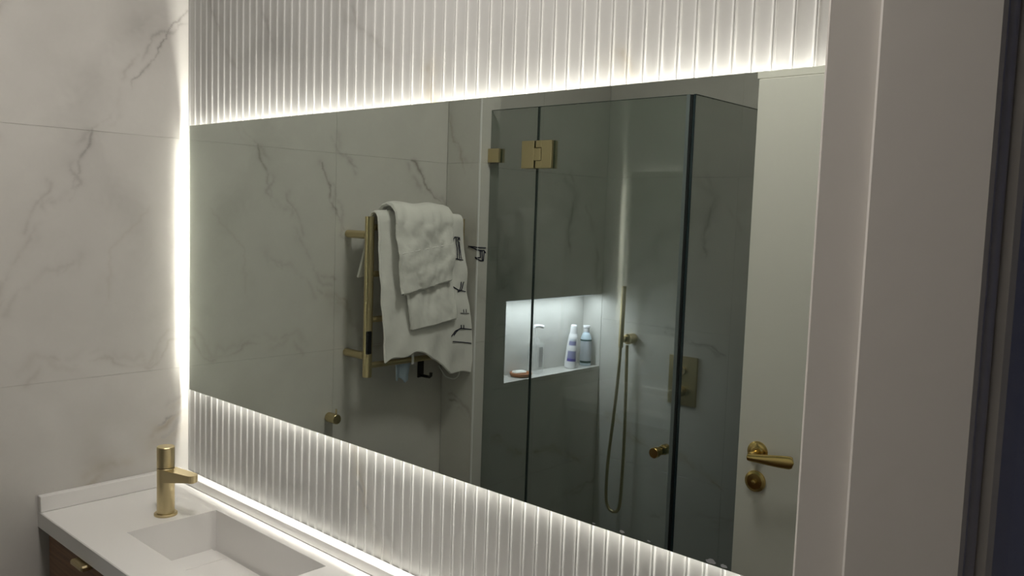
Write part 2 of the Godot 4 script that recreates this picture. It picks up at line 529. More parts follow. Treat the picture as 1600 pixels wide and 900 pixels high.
		for e in [0.0003, PITCH - 0.0003]:
			b.fquad(Vector3(x0 + e, y0, -0.0004), Vector3(x0 + e, CEIL, -0.0004), Vector3(x0 + e, CEIL, -0.016), Vector3(x0 + e, y0, -0.016), Vector3(e - PITCH * 0.5, 0, 0))
		inst("flute_strip", b.done(Vector3(1.0 / ROOM_X, 0, 0), Vector3(0, -1.0 / CEIL, 0), Vector2(0.0, 1.0)), M.fluted, f)
	# right wall with the doorway
	var g := thing("wall_right", "painted wall around the doorway", "wall", Vector3.ZERO, "", "structure")
	bx("wall_part", Vector3(ROOM_X, 0, -1.0), Vector3(2.0, CEIL, 0.30), M.paint, g, 0)
	bx("wall_part", Vector3(ROOM_X, 0, 1.13), Vector3(2.0, CEIL, 2.4), M.paint, g, 0)
	bx("wall_part", Vector3(ROOM_X, D + 1.17, 0.30), Vector3(2.0, CEIL, 1.13), M.paint, g, 0)
	# door lining: rebate toward the room, stop toward the hall
	var t := thing("trim_1", "white painted door lining with a rebate and a stop", "door frame", Vector3.ZERO, "", "structure")
	bx("rebate_board", Vector3(1.857, 0, 0.30), Vector3(1.917, D + 1.17, 0.318), M.gloss_paint, t, 0.003)
	bx("stop_board", Vector3(1.910, 0, 0.30), Vector3(2.010, D + 1.17, 0.333), M.gloss_paint, t, 0.003)
	bx("rebate_board", Vector3(1.857, 0, 1.112), Vector3(1.917, D + 1.17, 1.13), M.gloss_paint, t, 0.003)
	bx("stop_board", Vector3(1.910, 0, 1.097), Vector3(2.010, D + 1.17, 1.13), M.gloss_paint, t, 0.003)
	bx("head_board", Vector3(1.858, D + 1.145, 0.318), Vector3(2.009, D + 1.17, 1.112), M.gloss_paint, t, 0.002)
	var ar := MB.new()
	ar.lathe(Vector3(2.003, 0, 0.315), Vector3.UP, [Vector2(0, 0), Vector2(0.012, 0), Vector2(0.012, D + 1.2), Vector2(0, D + 1.2)], 20)
	ar.box(Vector3(2.0, 0, 0.245), Vector3(2.027, D + 1.2, 0.312), 0.004)
	inst("architrave", ar.done(), M.gloss_paint, t)
	# header beam that meets the top of the open door
	bx("trim_2", Vector3(1.114, D + 1.1375, 1.0635), Vector3(ROOM_X - 0.001, D + 1.24, 1.104), M.paint, self, 0.002)
	tag(get_node("trim_2"), "white header beam just above the open white door", "beam", "", "structure")
	# dim hall around the viewer
	var h := thing("wall_hall", "unlit hall walls outside the doorway", "wall", Vector3.ZERO, "", "structure")
	bx("wall_part", Vector3(2.0, 0, -1.1), Vector3(3.4, CEIL, -1.0), M.paint, h, 0)
	bx("wall_part", Vector3(2.0, 0, 2.4), Vector3(3.4, CEIL, 2.5), M.paint, h, 0)
	bx("wall_part", Vector3(3.3, 0, -1.0), Vector3(3.4, 1.0, 2.4), M.paint, h, 0)
	bx("wall_part", Vector3(3.3, 2.2, -1.0), Vector3(3.4, CEIL, 2.4), M.paint, h, 0)
	bx("wall_part", Vector3(3.3, 1.0, -1.0), Vector3(3.4, 2.2, -0.7), M.paint, h, 0)
	bx("wall_part", Vector3(3.3, 1.0, 0.1), Vector3(3.4, 2.2, 2.4), M.paint, h, 0)
	bx("wall_face", Vector3(2.0, 0, -1.0), Vector3(2.006, CEIL, 0.245), M.paint, h, 0)
	bx("wall_part", Vector3(2.0, -0.12, -1.1), Vector3(3.4, 0, -0.2), M.floor, h, 0)

# ---------------------------------------------------------------- lights in their fittings
func strip_light(parent: Node3D, a: Vector3, b: Vector3, facing: Vector3, wide: float, energy: float, c: Color, led: Material) -> void:
	var along := (b - a).normalized()
	var side := along.cross(facing).normalized()
	var h := (b - a) * 0.5
	var mid := (a + b) * 0.5
	var m := MB.new()
	var e := Vector3(absf(h.x), absf(h.y), absf(h.z)) + Vector3(absf(side.x), absf(side.y), absf(side.z)) * wide * 0.5 + Vector3(absf(facing.x), absf(facing.y), absf(facing.z)) * 0.001
	m.box(mid - e, mid + e, 0.0)
	inst("light_strip", m.done(), led, parent)
	var l := AreaLight3D.new()
	l.name = "strip_lamp"
	parent.add_child(l, true)
	l.area_size = Vector2((b - a).length(), wide)
	l.light_energy = energy * (b - a).length()
	l.area_normalize_energy = true
	l.light_color = c
	l.shadow_enabled = true
	l.area_range = 8.0
	l.transform = Transform3D(Basis(along, along.cross(facing).normalized() * -1.0, -facing), mid + facing * 0.0022)

func build_mirror() -> void:
	var x0 := 0.045
	var x1 := 1.815
	var y0 := D + 0.260
	var y1 := D + 0.9613
	var t := thing("wall_mirror", "large frameless rectangular mirror with a glowing white edge on fluted wall", "mirror", Vector3.ZERO)
	bx("mirror_glass", Vector3(x0, y0, ZM - 0.004), Vector3(x1, y1, ZM), M.mirror, t, 0.0006)
	bx("backing", Vector3(x0 + 0.001, y0 + 0.001, ZM - 0.006), Vector3(x1 - 0.001, y1 - 0.001, ZM - 0.0041), M.white_metal, t, 0)
	var e := 0.075
	bx("mounting_frame", Vector3(x0 + e, y0 + e, 0.0005), Vector3(x1 - e, y1 - e, ZM - 0.0062), M.white_metal, t, 0)
	var z := 0.0075
	var wc := Color(1.0, 0.985, 0.945)
	var en := 0.38
	strip_light(t, Vector3(x0 + e, y1 - e + 0.001, z), Vector3(x1 - e, y1 - e + 0.001, z), Vector3.UP, 0.009, en, wc, M.led)
	strip_light(t, Vector3(x0 + e, y0 + e - 0.001, z), Vector3(x1 - e, y0 + e - 0.001, z), Vector3.DOWN, 0.009, en * 0.78, wc, M.led)
	var es := 0.055
	bx("mounting_frame", Vector3(x0 + es, y0 + 0.03, 0.0005), Vector3(x0 + e - 0.0005, y1 - 0.03, ZM - 0.0062), M.white_metal, t, 0)
	strip_light(t, Vector3(x0 + es - 0.001, y0 + 0.03, z), Vector3(x0 + es - 0.001, y1 - 0.03, z), Vector3.LEFT, 0.009, en * 1.2, wc, M.led)
	strip_light(t, Vector3(x1 - e + 0.001, y0 + e, z), Vector3(x1 - e + 0.001, y1 - e, z), Vector3.RIGHT, 0.009, en, wc, M.led)
	# spots where the silvering has gone along the lower edge
	var rng := RandomNumberGenerator.new()
	rng.seed = 4
	for sp in [[1.455, 0.006, 0.005], [1.505, 0.005, 0.003], [1.612, 0.006, 0.009], [1.632, 0.005, 0.006], [1.40, 0.004, 0.003]]:
		var m := MB.new()
		var pts := []
		for k in 14:
			var a := TAU * k / 14.0
			var rr := rng.randf_range(0.6, 1.1)
			pts.append(Vector3(sp[0] + cos(a) * sp[2] * rr, y0 + maxf(0.0006, sp[1] + sin(a) * 0.5 * sp[2] * rr), ZM + 0.0002))
		for k in 14:
			m.ftri(pts[k], pts[(k + 1) % 14], Vector3(sp[0], y0 + sp[1], ZM + 0.0003), Vector3.BACK)
		inst("worn_spot", m.done(), M.worn, t)
	# added soft fill light on the ceiling; the strips alone leave the room dark
	var cl := thing("ceiling_fill", "added unseen fill light, a flat round white disc above the vanity side of the room", "ceiling light", Vector3(1.15, CEIL, 0.50))
	var cm := MB.new()
	cm.lathe(Vector3(0, -0.0005, 0), Vector3.DOWN, [Vector2(0, 0), Vector2(0.17, 0), Vector2(0.175, 0.004), Vector2(0.172, 0.03), Vector2(0.162, 0.031), Vector2(0.16, 0.026)], 40)
	inst("rim", cm.done(), M.white_metal, cl)
	cm = MB.new()
	cm.lathe(Vector3(0, -0.026, 0), Vector3.DOWN, [Vector2(0.1598, 0), Vector2(0.1598, 0.002), Vector2(0, 0.003)], 40)
	inst("diffuser", cm.done(), M.diffuser, cl)
	var al := AreaLight3D.new()
	al.name = "fill_lamp"
	cl.add_child(al, true)
	al.area_size = Vector2(0.27, 0.27)
	al.area_normalize_energy = true
	al.light_energy = 0.92
	al.light_color = Color(1.0, 0.975, 0.95)
	al.shadow_enabled = true
	al.area_range = 8.0
	al.transform = Transform3D(Basis(Vector3.RIGHT, Vector3(0, 0, -1), Vector3.UP), Vector3(0, -0.032, 0))
	# recess lamp
	var n := thing("recess_light", "thin cool white light strip under the top of shower recess", "light strip", Vector3.ZERO)
	strip_light(n, Vector3(-0.016, D + 0.4228, 1.335), Vector3(-0.016, D + 0.4228, 1.885), Vector3.DOWN, 0.010, 0.46, Color(0.92, 0.95, 1.0), M.led_cool)

# ---------------------------------------------------------------- vanity and tap
func build_vanity() -> void:
	var t := thing("vanity_countertop", "white solid surface countertop with a sunken rectangular basin", "countertop", Vector3(0, D, 0))
	var xe := 1.3
	var zf := 0.3845
	var bx0 := 0.277
	var bx1 := 0.740
	var bz0 := 0.068
	var bz1 := 0.289
	var th := 0.039
	var d := MB.new()
	var xs := [0.001, bx0, bx1, xe]
	var zs := [0.001, bz0, bz1, zf]
	for i in 3:
		for j in 3:
			if i == 1 and j == 1: continue
			d.fquad(Vector3(xs[i], 0, zs[j]), Vector3(xs[i + 1], 0, zs[j]), Vector3(xs[i + 1], 0, zs[j + 1] - (0.002 if j == 2 else 0.0)), Vector3(xs[i], 0, zs[j + 1] - (0.002 if j == 2 else 0.0)), Vector3.UP)
			d.fquad(Vector3(xs[i], -th, zs[j]), Vector3(xs[i + 1], -th, zs[j]), Vector3(xs[i + 1], -th, zs[j + 1]), Vector3(xs[i], -th, zs[j + 1]), Vector3.DOWN)
	d.fquad(Vector3(0.001, 0, zf - 0.002), Vector3(xe, 0, zf - 0.002), Vector3(xe, -0.002, zf), Vector3(0.001, -0.002, zf), Vector3(0, 1, 1))
	d.fquad(Vector3(0.001, -0.002, zf), Vector3(xe, -0.002, zf), Vector3(xe, -th, zf), Vector3(0.001, -th, zf), Vector3.BACK)
	d.fquad(Vector3(xe, 0, 0.001), Vector3(xe, 0, zf), Vector3(xe, -th, zf), Vector3(xe, -th, 0.001), Vector3.RIGHT)
	d.fquad(Vector3(0.001, 0, 0.001), Vector3(0.001, 0, zf), Vector3(0.001, -th, zf), Vector3(0.001, -th, 0.001), Vector3.LEFT)
	inst("deck", d.done(), M.stone, t)
	var b := MB.new()
	var by := -0.104
	b.fquad(Vector3(bx0, 0, bz0), Vector3(bx0, 0, bz1), Vector3(bx0, by, bz1), Vector3(bx0, by, bz0), Vector3.RIGHT)
	b.fquad(Vector3(bx1, 0, bz0), Vector3(bx1, 0, bz1), Vector3(bx1, by, bz1), Vector3(bx1, by, bz0), Vector3.LEFT)
	b.fquad(Vector3(bx0, 0, bz0), Vector3(bx1, 0, bz0), Vector3(bx1, by, bz0), Vector3(bx0, by, bz0), Vector3.BACK)
	b.fquad(Vector3(bx0, 0, bz1), Vector3(bx1, 0, bz1), Vector3(bx1, by, bz1), Vector3(bx0, by, bz1), Vector3.FORWARD)
	b.fquad(Vector3(bx0, by, bz0), Vector3(bx1, by, bz0), Vector3(bx1, by, bz1), Vector3(bx0, by, bz1), Vector3.UP)
	b.box(Vector3(bx0 - 0.012, by - 0.012, bz0 - 0.012), Vector3(bx1 + 0.012, by - 0.0005, bz1 + 0.012))
	inst("basin", b.done(), M.stone, t)
	bx("drain_cover", Vector3(bx0 + 0.0005, by, bz0 + 0.011), Vector3(bx0 + 0.073, by + 0.007, bz1 - 0.001), M.stone, t, 0.001)
	var pl := bx("basin_floor", Vector3(bx0 + 0.0755, by, bz0 + 0.008), Vector3(bx1 - 0.001, by + 0.007, bz1 - 0.001), M.stone, t, 0.001)
	var dot := MB.new()
	dot.cyl(Vector3(0.47, by + 0.007, 0.13), Vector3(0.47, by + 0.0076, 0.13), 0.0022, 0.0002, 12)
	inst("drain_mark", dot.done(), M.black, pl)
	bx("back_upstand", Vector3(0.0005, 0.0003, 0.0006), Vector3(xe, 0.0252, 0.0287), M.stone, t, 0.0015)
	bx("side_upstand", Vector3(0.0005, 0.0003, 0.029), Vector3(0.0194, 0.04, zf), M.stone, t, 0.0015)
	# cabinet
	var c := thing("vanity_cabinet", "dark walnut wall-hung vanity cabinet under the white countertop", "cabinet", Vector3(0, D, 0))
	bx("body", Vector3(0.03, -0.56, 0.004), Vector3(1.27, -0.117, 0.352), M.walnut, c, 0.001)
	bx("side_panel", Vector3(0.03, -0.117, 0.30), Vector3(1.27, -0.0395, 0.352), M.walnut, c, 0.001)
	for k in 2:
		var x := 0.032 + k * 0.62
		var dr := bx("drawer_front", Vector3(x, -0.55, 0.353), Vector3(x + 0.614, -0.044, 0.371), M.walnut, c, 0.0015)
		var hx := x + 0.203 if k == 0 else x + 0.35
		var hd := MB.new()
		hd.box(Vector3(hx, -0.058, 0.3711), Vector3(hx + 0.064, -0.0445, 0.398), 0.0035)
		inst("drawer_pull", hd.done(), M.gold, dr)

	# basin tap
	var f := thing("basin_tap", "short brushed gold single-lever basin tap on white countertop", "tap", Vector3(0.225, D, 0.172))
	var m := MB.new()
	m.lathe(Vector3.ZERO, Vector3.UP, [Vector2(0, 0), Vector2(0.0265, 0), Vector2(0.0270, 0.0008), Vector2(0.0270, 0.005), Vector2(0.0255, 0.0062), Vector2(0.02, 0.0062)], 40)
	inst("base_ring", m.done(), M.gold, f)
	m = MB.new()
	m.lathe(Vector3.ZERO, Vector3.UP, [Vector2(0.0205, 0.006), Vector2(0.0205, 0.1165), Vector2(0.0198, 0.1175), Vector2(0, 0.1175)], 40)
	inst("body", m.done(), M.gold, f)
	m = MB.new()
	m.lathe(Vector3(0, 0.1192, 0), Vector3.UP, [Vector2(0, 0), Vector2(0.0195, 0), Vector2(0.0205, 0.001), Vector2(0.0205, 0.0495), Vector2(0.0192, 0.051), Vector2(0, 0.051)], 40)
	inst("lever_knob", m.done(), M.gold, f)
	# spout: tapered flat arm with a rounded end, turned a little toward the mirror wall
	m = MB.new()
	var dir := Vector3(0.955, 0, -0.297).normalized()
	var sd := dir.cross(Vector3.UP).normalized()
	var outline := []
	for k in 9:
		var a := -PI / 2 + PI * k / 8.0
		outline.append([0.083 + 0.0145 * cos(a), 0.0145 * sin(a)])
	outline.append([0.004, 0.0195]); outline.push_front([0.004, -0.0195])
	var hh := func(u: float) -> float: return lerpf(0.0840, 0.0955, clampf(u / 0.06, 0.0, 1.0))
	var top := func(u: float) -> float: return lerpf(0.1165, 0.1125, clampf(u / 0.1, 0.0, 1.0))
	var cen_t: Vector3 = dir * 0.05 + Vector3(0, top.call(0.05), 0)
	var cen_b: Vector3 = dir * 0.05 + Vector3(0, hh.call(0.05), 0)
	for k in outline.size():
		var o1: Array = outline[k]
		var o2: Array = outline[(k + 1) % outline.size()]
		var a1: Vector3 = dir * o1[0] + sd * o1[1]
		var a2: Vector3 = dir * o2[0] + sd * o2[1]
		var t1 := a1 + Vector3(0, top.call(o1[0]), 0)
		var t2 := a2 + Vector3(0, top.call(o2[0]), 0)
		var b1 := a1 + Vector3(0, hh.call(o1[0]), 0)
		var b2 := a2 + Vector3(0, hh.call(o2[0]), 0)
		m.fquad(t1, t2, b2, b1, (a1 + a2) * 0.5 - dir * 0.05)
		m.ftri(t1, t2, cen_t, Vector3.UP)
		m.ftri(b1, b2, cen_b, Vector3.DOWN)
	inst("spout", m.done(), M.gold, f)
	m = MB.new()
	m.lathe(dir * 0.083 + Vector3(0, 0.0925, 0), Vector3.UP, [Vector2(0, 0), Vector2(0.008, 0), Vector2(0.0085, 0.0005), Vector2(0.0085, 0.004)], 20)
	inst("aerator", m.done(), M.gold, f)

# ---------------------------------------------------------------- towel rail and cloths
func fold(y: float, z: float, k: float) -> float:
	return smoothstep(0.58, 0.74, z) * 0.006 * sin(z * 24.0 + y * 5.0 + k) * clampf((0.76 - y) * 2.2, 0, 1) + 0.003 * sin(z * 61.0 - y * 13.0 + k * 2.0) * clampf((0.76 - y) * 2.0, 0, 1) + 0.0015 * sin(y * 47.0 + z * 33.0 + k)

var crease := FastNoiseLite.new()

func wrinkle(y: float, z: float, k: float) -> float:
	return lerpf(0.25, 1.0, smoothstep(0.6, 0.68, z)) * 0.011 * crease.get_noise_3d(y * 9.0, z * 14.0, k) + 0.005 * crease.get_noise_3d(y * 30.0, z * 36.0, k + 7.0)

func bath_front(y: float, z: float) -> float:
	return 0.134 + 0.012 * clampf((0.72 - y) * 2.0, 0, 1) + fold(y, z, 0.7) + wrinkle(y, z, 0.0)

# a towel over the top bar: rear drop, turn over the bar, front drop
func drape(zt: Array, zb: Array, zr: Array, y_top: float, y_front: Callable, y_rear: float, lift: float, fx: Callable, th: float, rows := 40, cols := 30) -> MB:
	var g := []
	for i in rows + 1:
		var s := float(i) / rows
		var row := []
		for j in cols + 1:
			var t := float(j) / cols
			var p := Vector3.ZERO
			if s < 0.25:
				var u := s / 0.25
				p.y = lerpf(y_rear + 0.01 * sin(t * 7.0), y_top - 0.03, u)
				p.z = lerpf(lerpf(zr[0], zr[1], t), lerpf(zt[0], zt[1], t), u)
				p.x = lerpf(0.062, 0.092 - lift, u) + 0.004 * sin(t * 14.0 + u * 3.0) * (1.0 - u)
			elif s < 0.4:
				var a := PI * (s - 0.25) / 0.15
				p.y = y_top - 0.03 + (0.03 + lift) * sin(a) + 0.003 * sin(t * 11.0)*sin(a)
				p.z = lerpf(zt[0], zt[1], t)
				var xr := 0.092 - lift
				var xf: float = fx.call(y_top - 0.03, p.z)
				p.x = lerpf(xr, xf, 0.5 - 0.5 * cos(a))
			else:
				var u := (s - 0.4) / 0.6
				p.y = lerpf(y_top - 0.03, y_front.call(t), u)
				p.z = lerpf(lerpf(zt[0], zt[1], t), lerpf(zb[0], zb[1], t), pow(u, 1.2))
				p.x = fx.call(p.y, p.z)
			row.append(p)
		g.append(row)
	var m := MB.new()
	m.cloth(g, th)
	return m

func ribbon(m: MB, pts: Array, w: float, nrm: Callable) -> void:
	for i in pts.size() - 1:
		var a: Vector3 = pts[i]
		var b: Vector3 = pts[i + 1]
		var n: Vector3 = nrm.call((a + b) * 0.5)
		var s := (b - a).cross(n).normalized() * w * 0.5
		var e := (b - a).normalized() * w * 0.4
		var lift := n * 0.0008
		m.fquad(a - e + s + lift, b + e + s + lift, b + e - s + lift, a - e - s + lift, n)
		m.fquad(a - e + s + lift, b + e + s + lift, b + e + s - lift, a - e + s - lift, s)
		m.fquad(a - e - s + lift, b + e - s + lift, b + e - s - lift, a - e - s - lift, -s)

func build_towels() -> void:
	var r := thing("towel_rail", "brushed gold ladder towel rail mounted on marble wall", "towel rail", Vector3(0, D, 0))
	for z in [0.568, 0.955]:
		var m := MB.new()
		m.cyl(Vector3(0.11, 0.238, z), Vector3(0.11, 0.737, z), 0.0145, 0.001, 28)
		inst("upright", m.done(), M.gold, r)
		for y in [0.303, 0.680]:
			var q := MB.new()
			q.cyl(Vector3(0.0005, y, z), Vector3(0.098, y, z), 0.0125, 0.0012, 24)
			inst("wall_post", q.done(), M.gold, r)
	for y in [0.274, 0.418, 0.560, 0.704]:
		var m := MB.new()
		m.cyl(Vector3(0.11, y, 0.580), Vector3(0.11, y, 0.943), 0.0095, 0.0005, 20)
		inst("crossbar", m.done(), M.gold, r)
	bx("switch_panel", Vector3(0.118, 0.312, 0.5535), Vector3(0.1265, 0.384, 0.572), M.black, r, 0.002)

	var white := "towels on the gold rail"
	# large bath towel
	var t := thing("bath_towel", "large white bath towel with dark blue stitched marks draped over gold rail", "towel", Vector3(0, D, 0), white)
	var yf := func(u: float) -> float: return 0.283 + 0.02 * sin(u * 5.0) - 0.05 * smoothstep(0.4, 0.75, u) + 0.006 * sin(u * 23.0)
	inst("cloth", drape([0.583, 0.942], [0.612, 0.998], [0.562, 0.93], 0.752, yf, 0.548, 0.0, bath_front, 0.008).done(), M.towel, t)
	var marks := [
		[[0.8913, 0.654], [0.8923, 0.6706], [0.9002, 0.6765], [0.9235, 0.6742], [0.9254, 0.6658]],
		[[0.9053, 0.6729], [0.9077, 0.654], [0.9137, 0.6278], [0.9152, 0.6051]],
		[[0.9172, 0.6635], [0.9216, 0.6372], [0.9262, 0.6049]],
		[[0.924, 0.6599], [0.929, 0.6348], [0.9346, 0.6036]],
		[[0.8997, 0.6046], [0.9146, 0.6027], [0.9391, 0.5992]],
		[[0.9122, 0.6658], [0.9218, 0.673]],
		[[0.8984, 0.5097], [0.9204, 0.4988], [0.9556, 0.4909]],
		[[0.9302, 0.525], [0.9269, 0.4969]], [[0.9411, 0.5246], [0.9344, 0.4966]], [[0.9184, 0.4926], [0.9357, 0.4965]],
		[[0.9404, 0.4317], [0.9408, 0.4222]], [[0.9501, 0.4318], [0.9505, 0.4216]], [[0.9278, 0.4199], [0.9631, 0.417]],
		[[0.8875, 0.3444], [0.9084, 0.3599], [0.932, 0.3676], [0.9751, 0.3617]], [[0.9003, 0.3465], [0.9213, 0.3636]],
		[[0.9329, 0.3785], [0.9351, 0.3673]], [[0.9439, 0.3777], [0.9456, 0.3675]],
		[[0.8946, 0.3265], [0.9273, 0.3214], [0.9771, 0.3135]],
	]
	for k in marks.size():
		var line := []
		var src: Array = marks[k]
		for i in src.size() - 1:
			for u in 4:
				var q := Vector2(src[i][0], src[i][1]).lerp(Vector2(src[i + 1][0], src[i + 1][1]), u / 4.0)
				line.append(Vector3(bath_front(q.y, q.x) + 0.0060, q.y, q.x))
		var e: Array = src[-1]
		line.append(Vector3(bath_front(e[1], e[0]) + 0.0060, e[1], e[0]))
		var m := MB.new()
		ribbon(m, line, 0.0016 if (k >= 10 and k <= 12) else 0.0028, func(_p: Vector3) -> Vector3: return Vector3.RIGHT)
		var o := inst("stitched_mark", m.done(), M.ink, t)
		o.set_meta("label", "dark blue stitched line")
	bx("care_tag", Vector3(0.1235, 0.262, 0.738), Vector3(0.1245, 0.315, 0.747), M.white_metal, t, 0)
	# two hand towels on top of it
	var h1 := thing("hand_towel", "white hand towel with the lower hem, under the shorter one on the rail", "towel", Vector3(0, D, 0), white)
	var y1 := func(u: float) -> float: return 0.383 + 0.024 * u
	inst("cloth", drape([0.648, 0.868], [0.706, 0.895], [0.64, 0.89], 0.757, y1, 0.60, 0.010, func(y: float, z: float) -> float: return bath_front(y, z) + 0.017 + wrinkle(y, z, 30.0), 0.011).done(), M.towel, h1)
	var h2 := thing("hand_towel", "white folded hand towel with the higher hem, outermost on the gold rail", "towel", Vector3(0, D, 0), white)
	var h2x := func(y: float, z: float) -> float: return bath_front(y, z) + 0.036 + wrinkle(y, z, 30.0) + wrinkle(y, z, 60.0) * 0.8
	var y2 := func(u: float) -> float: return 0.500 + 0.038 * u
	inst("cloth", drape([0.628, 0.862], [0.651, 0.864], [0.60, 0.88], 0.759, y2, 0.62, 0.020, h2x, 0.012).done(), M.towel, h2)
	var bd := MB.new()
	var line := []
	for k in 13:
		var z := lerpf(0.640, 0.861, k / 12.0)
		var y := lerpf(0.625, 0.655, k / 12.0)
		line.append(Vector3(h2x.call(y, z) + 0.0050, y, z))
	bd.tube(line, 0.0022, 6)
	inst("woven_border", bd.done(), M.towel, h2)

	# blue cloth behind the lowest bar
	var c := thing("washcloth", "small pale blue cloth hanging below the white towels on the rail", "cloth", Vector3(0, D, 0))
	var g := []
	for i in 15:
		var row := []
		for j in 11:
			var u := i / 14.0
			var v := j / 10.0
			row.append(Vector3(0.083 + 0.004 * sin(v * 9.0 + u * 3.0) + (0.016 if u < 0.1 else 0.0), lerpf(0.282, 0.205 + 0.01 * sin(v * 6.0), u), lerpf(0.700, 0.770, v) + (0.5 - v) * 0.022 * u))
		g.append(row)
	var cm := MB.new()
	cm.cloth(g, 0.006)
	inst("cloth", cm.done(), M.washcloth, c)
	# black hook on the wall
	var hk := thing("wall_hook", "black L-shaped hook on the marble wall below the towels", "hook", Vector3(0, D, 0))
	bx("plate", Vector3(0.0005, 0.183, 0.872), Vector3(0.006, 0.240, 0.898), M.black, hk, 0.001)
	var arm := MB.new()
	arm.tube([Vector3(0.004, 0.19, 0.885), Vector3(0.03, 0.19, 0.885), Vector3(0.05, 0.191, 0.885), Vector3(0.056, 0.196, 0.885), Vector3(0.057, 0.207, 0.885)], 0.0055, 10)
	inst("arm", arm.done(), M.black, hk)
	# power lead of the rail
	var cd := thing("rail_lead", "thin white cord looping from the towel rail to the wall", "cord", Vector3(0, D, 0))
	var lead := Curve3D.new()
	for q in [[0.110, 0.2375, 0.957, 0.0, -0.012], [0.108, 0.2, 0.970, -0.006, -0.012], [0.070, 0.178, 0.972, -0.018, 0.0], [0.028, 0.188, 0.972, -0.01, 0.01], [0.002, 0.214, 0.972, -0.006, 0.006]]:
		lead.add_point(Vector3(q[0], q[1], q[2]), -Vector3(q[3], q[4], 0), Vector3(q[3], q[4], 0))
	lead.bake_interval = 0.006
	var cp := []
	for q in lead.get_baked_points(): cp.append(q)
	var cdm := MB.new()
	cdm.tube(cp, 0.0022, 8)
	inst("lead", cdm.done(), M.white_metal, cd)
	# peg on the wall
	var pg := thing("robe_peg", "small round gold peg on the marble wall above the countertop", "peg", Vector3(0, D, 0))
	var pm := MB.new()
	pm.cyl(Vector3(0.0005, 0.101, 0.505), Vector3(0.046, 0.101, 0.505), 0.0155, 0.0012, 28)
	inst("stem", pm.done(), M.gold, pg)
	pm = MB.new()
	pm.cyl(Vector3(0.040, 0.114, 0.505), Vector3(0.040, 0.133, 0.505), 0.0026, 0.0006, 12)
	inst("pin", pm.done(), M.gold, pg)
	# scribble on the return wall
	var sc := thing("wall_scribble", "dark blue scribbled strokes on marble wall corner beside the towels", "marking", Vector3(0, D, 0))
	var strokes := [
		[[0.119, 0.6437, 0.989], [0.1465, 0.6434, 0.989], [0.1614, 0.642, 0.989], [0.1614, 0.6407, 1.0261]],
		[[0.1259, 0.6433, 0.989], [0.1606, 0.6337, 0.989], [0.1614, 0.633, 0.995], [0.1614, 0.631, 1.0195], [0.1614, 0.6236, 1.0268]],
		[[0.1614, 0.63, 1.0004], [0.1614, 0.6105, 1.003]],
		[[0.1614, 0.6299, 1.0091], [0.1614, 0.5982, 1.0122]],
		[[0.1614, 0.6249, 1.0198], [0.1614, 0.5981, 1.0174]],
		[[0.1532, 0.6078, 0.989], [0.1614, 0.602, 0.989], [0.1614, 0.5971, 1.0036], [0.1614, 0.5968, 1.0175]],
		[[0.155, 0.6054, 0.989], [0.1614, 0.607, 0.989], [0.1614, 0.608, 1.0031]],
	]
	for st in strokes:
		var m := MB.new()
		for i in st.size() - 1:
			var a := Vector3(st[i][0], st[i][1], st[i][2])
			var b := Vector3(st[i + 1][0], st[i + 1][1], st[i + 1][2])
			var onface := a.z < 0.9895 and b.z < 0.9895
			var n := Vector3(0, 0, -1) if onface else Vector3.RIGHT
			ribbon(m, [a + n * 0.0016, b + n * 0.0016], 0.0034, func(_p: Vector3) -> Vector3: return n)
		inst("stroke", m.done(), M.ink, sc)

# ---------------------------------------------------------------- shower
func pane(parent: Node3D, lo: Vector3, hi: Vector3) -> void:
	bx("pane", lo, hi, M.glass, parent, 0)

